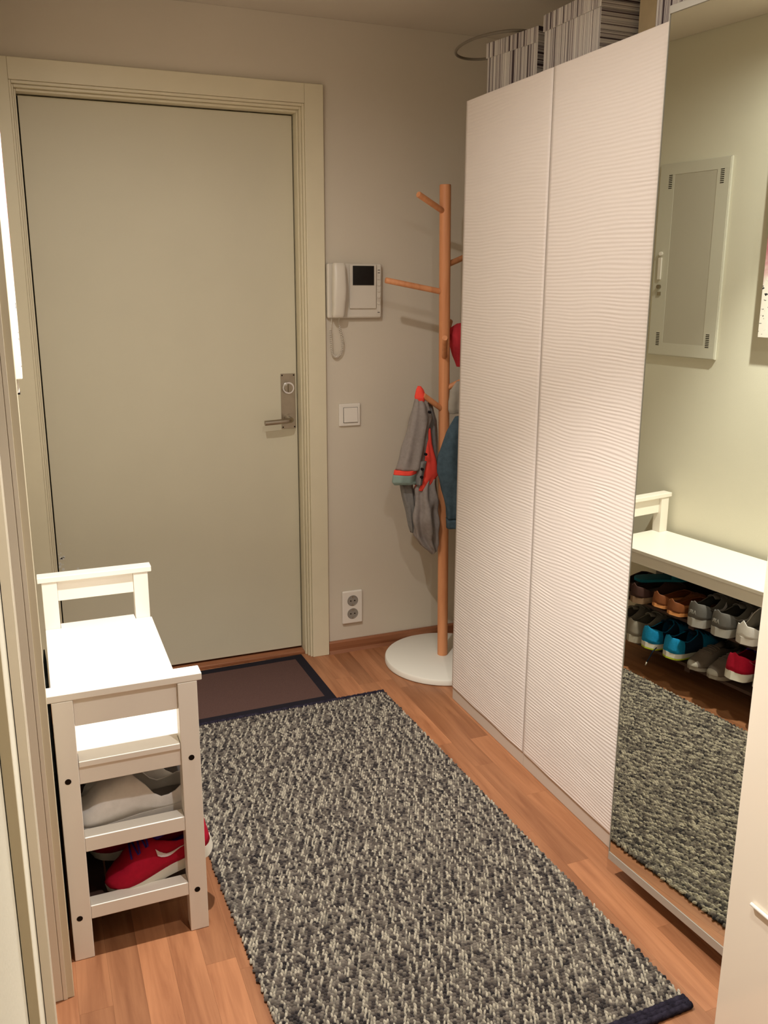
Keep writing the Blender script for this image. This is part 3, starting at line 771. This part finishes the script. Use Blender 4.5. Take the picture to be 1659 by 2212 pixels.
def sbox(loc, rz, ly, dx, h, lab):
    """loc = front far-left corner on the wardrobe top; box goes -y by ly and +x by dx"""
    t = thing('storage_box', lab, 'box', (loc[0], loc[1], ZB), rz, 'striped boxes on top of the wardrobes')
    bm = NB(); box(bm, 0.002, dx-0.002, -ly+0.002, -0.002, 0.0005, h-0.004)
    obj('carton', bm, M['stripe'], t, local=True, bevel=0.001)
    bm = NB()   # lid: top plate and four sides
    box(bm, -0.001, dx+0.001, -ly-0.001, 0.001, h-0.003, h)
    box(bm, -0.001, 0.0013, -ly-0.001, 0.001, h-0.042, h-0.0031); box(bm, dx-0.0013, dx+0.001, -ly-0.001, 0.001, h-0.042, h-0.0031)
    box(bm, 0.0014, dx-0.0014, -ly-0.001, -ly+0.0013, h-0.042, h-0.0031); box(bm, 0.0014, dx-0.0014, -0.0013, 0.001, h-0.042, h-0.0031)
    obj('lid', bm, M['stripe'], t, local=True)
    return t
sbox((1.474, -0.588, 0), math.radians(10), 0.235, 0.33, 0.168, 'striped cardboard box furthest from the mirror, with a hoop on its lid')
sbox((1.480, -0.905, 0), math.radians(0.8), 0.262, 0.33, 0.170, 'striped cardboard box in the middle above the wardrobe door seam')
sbox((1.480, -1.385, 0), 0.0, 0.27, 0.34, 0.185, 'striped cardboard box beside the top of the mirror')
M['card'] = mat('beige_card', (176, 156, 122), 0.7, 0.2, 0.06, 20)
pb = thing('cardboard_box', 'plain beige cardboard box between two striped boxes', 'box', (1.70, -1.275, ZB))
obj('carton', bx(1.590, 1.80, -1.372, -1.180, ZB+0.0005, ZB+0.165), M['card'], pb, bevel=0.001)
bm = NB(); box(bm, 1.5885, 1.5898, -1.335, -1.30, ZB+0.03, ZB+0.052)
obj('hand_hole', bm, M['dark'], pb)
dk = thing('dark_bag', 'dark purple bag lying on the middle striped box', 'bag', (1.66, -1.03, ZB+0.171))
bm = NB(); cloth(bm, [(ZB+0.1712, 1.55, 1.78, -1.03, .10), (ZB+0.20, 1.545, 1.79, -1.03, .108), (ZB+0.24, 1.56, 1.78, -1.03, .10), (ZB+0.275, 1.60, 1.74, -1.03, .07)], 40, 0.08, 5, 3.0)
M['purple'] = mat('dark_purple_cloth', (40, 32, 44), 0.9, 0.1)
obj('main_body', bm, M['purple'], dk, smooth=True)
# hoop resting on first lid
hp = thing('wire_hoop', 'thin grey hoop lying over the corner of the furthest striped box', 'hoop', (1.53, -0.55, ZB+0.17))
M['hoop'] = mat('grey_hoop', (120, 110, 96), 0.5, 0.4)
bm = NB(); pts = []
cH = Vector((1.535, -0.530, ZB+0.1805)); 
for i in range(64):
    a = 2*math.pi*i/64
    pts.append(cH + Vector((0.105*math.cos(a), 0.185*math.sin(a), 0.020*math.cos(a)*0.0 + 0.0)))
tube(bm, pts, 0.0045, 8, closed=True)
obj('ring', bm, M['hoop'], hp)
bm = NB(); tube(bm, [cH+Vector((0.06, -0.06, 0.006)), cH+Vector((0.08, -0.14, 0.006)), cH+Vector((0.085, -0.24, 0.006))], [0.010, 0.013, 0.010], 10)
obj('grip', bm, M['dark'], hp)

# ---------------------------------------------------------------- glossy cabinet at right, close to camera
gc = thing('tall_cabinet', 'tall glossy white cabinet at the right edge, close to the camera', 'cabinet', (1.5, -2.55, 0))
GX, GY = 1.168, -2.18
obj('carcass', bx(GX+0.019, 1.75, -3.05, GY-0.002, 0.0005, 2.2), M['carc'], gc, bevel=0.002)
obj('door', bx(GX, GX+0.0185, -3.05, GY, 0.01, 2.2), M['cabgloss'], gc, bevel=0.002, seg=3)
bm = NB(); tube(bm, [(GX-0.004, GY-0.055, 0.44), (GX-0.004, GY-0.30, 0.44)], 0.0035, 10)
obj('highlight_strip', bm, M['plast'], gc, label='thin raised white strip standing in for a highlight')  # thin white rod modelled in place of a highlight on the gloss

# ceiling lamps (above the frame)
for (lx, ly, lz), lab in ((LAMP1, 'recessed white ceiling spotlight above the bench'), (LAMP2, 'recessed white ceiling spotlight behind the camera')):
    lt = thing('ceiling_spotlight', lab, 'lamp', (lx, ly, ZC))
    bm = NB(); nn = 32
    prf = [(0.040, ZC-0.0005), (0.045, ZC-0.004), (0.040, ZC-0.010), (0.034, ZC-0.006)]
    rg = [[bm.verts.new((lx+r_*math.cos(2*math.pi*k/nn), ly+r_*math.sin(2*math.pi*k/nn), z_)) for k in range(nn)] for r_, z_ in prf]
    for i in range(3):
        for k in range(nn): bm.faces.new((rg[i][k], rg[i][(k+1) % nn], rg[i+1][(k+1) % nn], rg[i+1][k]))
    obj('ring', bm, M['plast'], lt, smooth='auto')

# ---------------------------------------------------------------- shoes
SM = {}
def sm(name, *a, **k):
    if name not in SM: SM[name] = mat('shoe_'+name, *a, **k)
    return SM[name]
def foot_w(t):
    # half width along 0 (heel) .. 1 (toe)
    pts = [(0, .0), (.015, .45), (.06, .72), (.15, .86), (.3, .84), (.45, .84), (.6, .94), (.72, 1.0), (.83, .95), (.92, .72), (.975, .42), (1, 0.0)]
    for i in range(len(pts)-1):
        if pts[i][0] <= t <= pts[i+1][0]:
            s = (t-pts[i][0])/(pts[i+1][0]-pts[i][0])
            return pts[i][1]*(1-s)+pts[i+1][1]*s
    return 0
def interp(pts, t):
    for i in range(len(pts)-1):
        if pts[i][0] <= t <= pts[i+1][0]:
            s = (t-pts[i][0])/(pts[i+1][0]-pts[i][0]); s = s*s*(3-2*s)
            return pts[i][1]*(1-s)+pts[i+1][1]*s
    return pts[-1][1]
TS = [0, .012, .035, .07, .12, .18, .24, .3, .36, .42, .47, .52, .58, .64, .7, .76, .82, .87, .91, .945, .972, .99, 1.0]
def shoe(label, cat, upper, solec, L=0.27, Wd=0.047, sole=0.024, heelh=0.075, ridge=0.085, toeh=0.042, to=0.52, ow=0.6, inner=None,
         laces=None, swoosh=None, band=None, toecap=None, tread=None, group=None, straps=None, text=None, loc=(0, 0, 0), rz=0.0, pitch=0.0, flat=False, roll=0.0, heelpatch=None, name='shoe'):
    """local: heel at x=0, toe at -x. loc = heel bottom."""
    loc = (loc[0], loc[1], loc[2] + max(0.0, math.sin(-pitch))*L*0.80 + 0.0012)
    Mx = Matrix.Translation(loc) @ Matrix.Rotation(rz, 4, 'Z') @ Matrix.Rotation(pitch, 4, 'Y') @ Matrix.Rotation(roll, 4, 'X')
    T = thing(name, label, cat, M=Mx, group=group)
    spring = lambda t: 0.010*max(0, (t-.72)/.28)**2 + 0.003*max(0, (0.08-t)/.08)
    def hw(t): return foot_w(t)*Wd
    # sole
    def slab(z0f, z1f, grow, mi_name, material, label=None):
        bm = NB(); A = []; 
        for t in TS[1:-1]:
            w = hw(t)*grow
            A.append((t, w))
        ring0, ring1 = [], []
        seq = [(0.0, 0.0)] + [(t, w) for t, w in A] + [(1.0, 0.0)] + [(t, -w) for t, w in A[::-1]]
        for t, w in seq:
            xo = -t*L + (0.003 if t == 0 else 0) - (0.002 if t == 1 else 0)
            bend = 0.004*math.sin(math.pi*t)
            ring0.append(bm.verts.new((xo, w*0.96+bend, z0f(t)))); ring1.append(bm.verts.new((xo, w+bend, z1f(t))))
        n_ = len(seq)
        bm.faces.new(ring0[::-1]); bm.faces.new(ring1)
        for i in range(n_): bm.faces.new((ring0[i], ring0[(i+1) % n_], ring1[(i+1) % n_], ring1[i]))
        return obj(mi_name, bm, material, T, local=True, smooth='auto', label=label)
    if tread:
        slab(lambda t: spring(t), lambda t: spring(t)+0.006, 1.03, 'outsole', tread[0], tread[1])
        slab(lambda t: spring(t)+0.0062, lambda t: spring(t)+sole*(1.15-0.35*t), 1.06, 'sole', solec)
    else:
        slab(lambda t: spring(t), lambda t: spring(t)+sole*(1.15-0.35*t), 1.06, 'sole', solec)
    zs = lambda t: spring(t)+sole*(1.15-0.35*t)-0.001
    if straps:
        bm = NB()
        for (t0, t1, hh) in straps:
            ra, rb = [], []
            for q in range(17):
                a = math.pi*q/16
                for t, rr_ in ((t0, ra), (t1, rb)):
                    rr_.append(bm.verts.new((-t*L, hw(t)*1.02*math.cos(a), zs(t)+hh*math.sin(a)**0.8)))
            for q in range(16): bm.faces.new((ra[q], ra[q+1], rb[q+1], rb[q]))
        obj('strap', bm, upper, T, local=True, smooth=True, solid=0.002)
        return T
    HT_ = [(0, heelh), (.05, heelh), (.25, heelh*0.82), (to-.06, ridge*0.93), (to, ridge), (.7, ridge*0.70+toeh*0.30), (.85, toeh), (.95, toeh*0.72), (1, toeh*0.30)]
    def hh(t): return max(0.004, interp(HT_, t) - sole*0.3)
    NPHI = 12
    def oh(t):
        if t <= 0.0 or t >= to: return 0.0
        return ow*Wd*(math.sin(math.pi*min(1, max(0, t/to))**0.8))**0.55
    def S(t, u, side):
        w = hw(t)
        o_ = min(oh(t), w*0.93)
        phc = math.acos(o_/w) if w > 1e-5 and o_ > 0 else math.pi/2
        ph = u*phc
        ex = 0.62 if t < .9 else 0.8
        y_ = w*math.cos(ph)**0.75 if math.cos(ph) > 1e-6 else 0.0
        if o_ > 0:
            # blend so the collar edge leans inward gently
            y_ = w*(math.cos(ph)**0.6) if math.cos(ph) > 1e-6 else 0
        z_ = zs(t) + hh(t)*math.sin(ph)**ex if ph > 0 else zs(t)
        bend = 0.004*math.sin(math.pi*t)
        return Vector((-t*L, side*y_+bend, z_))
    bm = NB(); grid = {}
    tt = TS
    for side in (1, -1):
        for i, t in enumerate(tt):
            for u in range(NPHI+1): grid[(side, i, u)] = bm.verts.new(S(t, u/NPHI, side))
    for side in (1, -1):
        for i in range(len(tt)-1):
            for u in range(NPHI):
                t = (tt[i]+tt[i+1])/2
                mi = 0
                if band and u < NPHI*band[0] and band[1] < t < band[2]: mi = 1
                if heelpatch and t < heelpatch: mi = 1
                if toecap and t > toecap: mi = 1
                try:
                    f = bm.faces.new((grid[(side, i, u)], grid[(side, i+1, u)], grid[(side, i+1, u+1)], grid[(side, i, u+1)])); f.material_index = mi; f.smooth = True
                except ValueError: pass
    bmesh.ops.remove_doubles(bm, verts=bm.verts, dist=0.0004)
    mats_ = [upper, (band[3] if band else (toecap_mat if toecap else (heel_mat if heelpatch else upper)))]
    obj('upper', bm, mats_, T, local=True, smooth=True, solid=0.003)
    # insole
    bm = NB(); seq = []
    for t in TS[2:-7]: seq.append((t, hw(t)*0.9))
    ring = [bm.verts.new((-t*L, w+0.004*math.sin(math.pi*t), zs(t)+0.006)) for t, w in seq] + [bm.verts.new((-t*L, -w+0.004*math.sin(math.pi*t), zs(t)+0.006)) for t, w in seq[::-1]]
    bm.faces.new(ring)
    obj('insole', bm, inner or sm('dark', (40, 34, 32), 0.9, 0.1), T, local=True)
    if laces:
        # tongue
        bm = NB()
        ra, rb = [], []
        for q in range(9):
            a = (q/8-.5)*1.5
            for t, rr_, up_ in ((to-0.16, ra, 0.012), (to+0.02, rb, 0.0005)):
                rr_.append(bm.verts.new((-t*L, math.sin(a)*Wd*0.55+.004, zs(t)+interp(HT_, to)*0.93*(math.cos(a)**.4)-sole*.3+up_*(math.cos(a)))))
        for q in range(8): bm.faces.new((ra[q], ra[q+1], rb[q+1], rb[q]))
        obj('tongue', bm, laces, T, local=True, smooth=True, solid=0.003)
        bm = NB(); pts = []
        for q in range(5):
            t = to + 0.02 + q*0.042
            for s_ in range(9):
                yv = (s_/8*2-1)*(1 if q % 2 else -1)
                u_ = 1-abs(yv)*0.38
                p = S(min(.9, t + (0.012 if q % 2 else -0.012)*yv), u_, 1 if yv >= 0 else -1); p.z += 0.003; pts.append(p)
        tube(bm, pts, 0.0022, 6)
        obj('laces', bm, laces, T, local=True)
    if swoosh:
        # curved tick on both flanks, laid on the surface
        up_pts = [(0.60, .34), (0.585, .50), (0.60, .62)]
        for side in (1, -1):
            bm = NB(); prev = None
            for s_ in range(15):
                q = s_/14
                t = 0.50 - 0.37*q
                lo = 0.30 - 0.14*math.sin(math.pi*min(1, q*1.8)) + 0.50*q**1.4
                wd_ = 0.15*math.sin(math.pi*min(1, (q+0.15)))**1.1*(1-q)**0.9 + 0.004
                hi = lo + wd_ + 0.18*max(0, 1-q*5)
                a = S(t, lo, side); b_ = S(t, hi, side)
                for p in (a, b_): p.y += side*0.0035
                cur = (bm.verts.new(a), bm.verts.new(b_))
                if prev: bm.faces.new((prev[0], cur[0], cur[1], prev[1]))
                prev = cur
            obj('swoosh_mark', bm, swoosh, T, local=True, solid=0.0012)
    if text:
        cu = bpy.data.curves.new('mark', 'FONT'); cu.body = text[0]; cu.size = text[2]; cu.align_x = 'CENTER'; cu.extrude = 0.0006
        to_ = bpy.data.objects.new('tmp', cu); COL.objects.link(to_)
        dg = bpy.context.evaluated_depsgraph_get(); dg.update()
        me_ = bpy.data.meshes.new_from_object(to_.evaluated_get(dg)); bpy.data.objects.remove(to_)
        bm = NB(); bm.from_mesh(me_)
        # text lies in xy; stand it up facing +x at the heel
        bm.transform(Matrix.Translation((0.0045, 0, text[3])) @ Matrix.Rotation(math.pi/2, 4, 'Z') @ Matrix.Rotation(math.pi/2, 4, 'X'))
        obj('heel_lettering', bm, text[1], T, local=True)
    return T
toecap_mat = sm('offwhite', (196, 188, 172), 0.7, 0.2)
heel_mat = sm('heelgrey', (176, 172, 166), 0.8, 0.2)
white_sole = sm('white_sole', (226, 220, 206), 0.6, 0.3)
LS, US = 0.1065, 0.2765
g1, g2 = 'shoes on the lower bench shelf', 'shoes on the upper bench shelf'
wh = sm('white_canvas', (224, 218, 212), 0.85, 0.15, 0.05, 60, 0.15, 900)
gin = sm('grey_lining', (128, 122, 118), 0.9, 0.1)
for (yy_, lab, xh) in ((-1.317, 'white canvas slip-on on the upper shelf at the camera end of the bench', .345), (-1.228, 'white canvas slip-on on the upper shelf, second from the camera end', .385)):
    T = shoe(lab, 'shoe', wh, sm('white_rubber', (216, 208, 200), 0.6, 0.3), L=0.275, Wd=0.046, sole=0.022, heelh=0.066, ridge=0.098, toeh=0.050, to=0.46, ow=0.78, inner=gin,
             group=g2, loc=(xh, yy_, US), pitch=math.radians(-3.0), name='slip_on_shoe')
red = sm('red_mesh', (176, 18, 48), 0.8, 0.2, 0.08, 120, 0.2, 1200); pur = sm('purple_lace', (66, 40, 130), 0.8, 0.2)
wm_ = sm('white_mark', (222, 214, 216), 0.5, 0.3)
for (yy_, lab, rzz, pt, xh, zl, LL) in ((-1.316, 'red running shoe with purple laces, lower shelf at the camera end', 4, 13, .393, .004, .252), (-1.207, 'red running shoe with purple laces, lower shelf, further from the camera end', -3, 8, .392, .012, .275)):
    shoe(lab, 'shoe', red, white_sole, L=LL, Wd=0.048, sole=0.026, heelh=0.078, ridge=0.082, toeh=0.044, laces=pur, swoosh=wm_, inner=pur, group=g1,
         loc=(xh, yy_, LS + zl), rz=math.radians(rzz), pitch=math.radians(-pt), name='running_shoe')
blue = sm('blue_mesh', (22, 140, 190), 0.75, 0.25, 0.12, 160, 0.3, 900); yel = sm('lime_rubber', (196, 214, 60), 0.6, 0.3); navy = sm('navy_mesh', (16, 40, 62), 0.8, 0.2)
toecap_mat_keep = toecap_mat
for (yy_, lab, rzz) in ((-0.925, 'bright blue running shoe with a lime outsole, nearer the camera', 3), (-0.822, 'bright blue running shoe with a lime outsole, further from the camera', -2)):
    shoe(lab, 'shoe', blue, white_sole, L=0.28, Wd=0.047, sole=0.022, heelh=0.074, ridge=0.078, toeh=0.042, laces=navy, band=(0.9, .16, .5, navy), tread=(yel, 'lime outsole'), inner=navy, group=g1,
         loc=(0.392, yy_, LS), rz=math.radians(rzz), pitch=math.radians(-4), name='running_shoe')
gs = sm('grey_canvas', (112, 100, 92), 0.85, 0.15, 0.05, 60)
# grey shoes with the toes outwards
toecap_mat = sm('greytoe', (166, 158, 146), 0.7, 0.2)
for (yy_, lab) in ((-1.113, 'grey canvas lace-up with pale toe pointing out, nearer the red shoes'), (-1.026, 'grey canvas lace-up with pale toe pointing out, nearer the blue shoes')):
    shoe(lab, 'shoe', gs, sm('greysole', (150, 140, 128), 0.7, 0.2), L=0.265, Wd=0.040, sole=0.018, heelh=0.056, ridge=0.060, toeh=0.034, laces=gs, toecap=0.93, group=g1,
         loc=(0.115, yy_, LS), rz=math.radians(180), pitch=math.radians(-1), name='canvas_shoe')
be_ = sm('beige_leather', (150, 140, 126), 0.6, 0.3, 0.04, 20)
for (yy_, lab) in ((-0.724, 'beige leather sneaker on the lower shelf beside the blue shoes'), (-0.633, 'beige leather sneaker on the lower shelf at the door end')):
    shoe(lab, 'shoe', be_, sm('beigesole', (186, 176, 160), 0.6, 0.3), L=0.27, Wd=0.042, sole=0.026, heelh=0.078, ridge=0.080, toeh=0.044, laces=be_, inner=sm('maroon', (60, 26, 30), .9, .1), group=g1,
         loc=(0.375, yy_, LS), rz=math.radians(2), pitch=math.radians(-1), name='sneaker')
gk = sm('grey_mesh', (106, 102, 98), 0.8, 0.2, 0.05, 90, 0.2, 900); gks = sm('pale_sole', (176, 172, 166), 0.6, 0.3)
for (yy_, lab, rzz) in ((-1.130, 'grey sneaker with a pale swoosh, nearer the white slip-ons', 2), (-1.030, 'grey sneaker with a pale swoosh, nearer the brown shoes', -2)):
    shoe(lab, 'shoe', gk, gks, L=0.28, Wd=0.046, sole=0.028, heelh=0.074, ridge=0.078, toeh=0.043, laces=gk, swoosh=wm_, text=('AIR', gks, 0.020, 0.052), group=g2,
         loc=(0.395, yy_, US), rz=math.radians(rzz), pitch=math.radians(-2), name='sneaker')
br_ = sm('tan_leather', (128, 72, 38), 0.55, 0.35, 0.1, 25); bri = sm('tan_insole', (222, 150, 92), 0.6, 0.3)
for (yy_, lab, rzz, xh) in ((-0.931, 'tan leather flat shoe on the upper shelf, nearer the grey sneakers', 5, .400), (-0.846, 'tan leather flat shoe on the upper shelf, nearer the dark deck shoes', 5, .385)):
    shoe(lab, 'shoe', br_, bri, L=0.26, Wd=0.040, sole=0.012, heelh=0.052, ridge=0.048, toeh=0.032, to=0.66, ow=0.8, inner=bri, group=g2,
         loc=(xh, yy_, US), rz=math.radians(rzz), pitch=math.radians(-6), name='flat_shoe')
dk_ = sm('dark_brown', (70, 46, 40), 0.7, 0.25); dks = sm('gum_sole', (140, 112, 88), 0.7, 0.2)
for (yy_, lab) in ((-0.738, 'dark brown deck shoe with gum sole, nearer the tan flats'), (-0.645, 'dark brown deck shoe with gum sole, at the door end')):
    shoe(lab, 'shoe', dk_, dks, L=0.27, Wd=0.041, sole=0.022, heelh=0.062, ridge=0.062, toeh=0.036, to=0.6, ow=0.78, inner=sm('taupe', (110, 92, 84), .8, .1), group=g2,
         loc=(0.385, yy_, US), rz=math.radians(3), pitch=math.radians(-1), name='deck_shoe')
# teal sandals heaped on the far end
tl = sm('teal_rubber', (12, 96, 112), 0.6, 0.3)
shoe('teal rubber sandal lying over the deck shoes', 'sandal', tl, tl, L=0.24, Wd=0.040, sole=0.010, straps=[(0.55, 0.75, 0.045)], loc=(0.33, -0.69, US+0.072), rz=math.radians(35), pitch=math.radians(3), name='sandal')
# patterned sandal behind the tan flats
pt_ = sm('floral_cloth', (170, 158, 140), 0.8, 0.15, 0.45, 45)
# blue lace dangling
bl = thing('loose_lace', 'loose white-tipped shoelace hanging from the blue running shoe', 'shoelace', (0.40, -0.87, 0.10))
bm = NB(); tube(bm, cat([Vector((0.385, -0.872, 0.145)), Vector((0.399, -0.866, 0.128)), Vector((0.403, -0.858, 0.105)), Vector((0.404, -0.846, 0.080))], 8), 0.002, 6)
obj('cord', bm, navy, bl)
bm = NB(); tube(bm, [(0.404, -0.846, 0.0795), (0.405, -0.842, 0.066)], 0.0024, 8)
obj('tip', bm, white_sole, bl)

# filler marks left on the door and casing near the floor, scratched paint
bm = NB()
rs_ = random.Random(9)
for i in range(26):
    x_ = 0.125 + abs(rs_.gauss(0, 0.028)); z_ = 0.44 + rs_.random()*0.13 - (x_-0.125)*0.9; r_ = rs_.uniform(0.002, 0.0055)
    if z_ < 0.36: continue
    disc(bm, (x_, 0.0632, z_), r_, 0.0006, 9, 1)
cp = obj('chipped_paint', bm, M['scuff'], d); cp['kind'] = 'stuff'
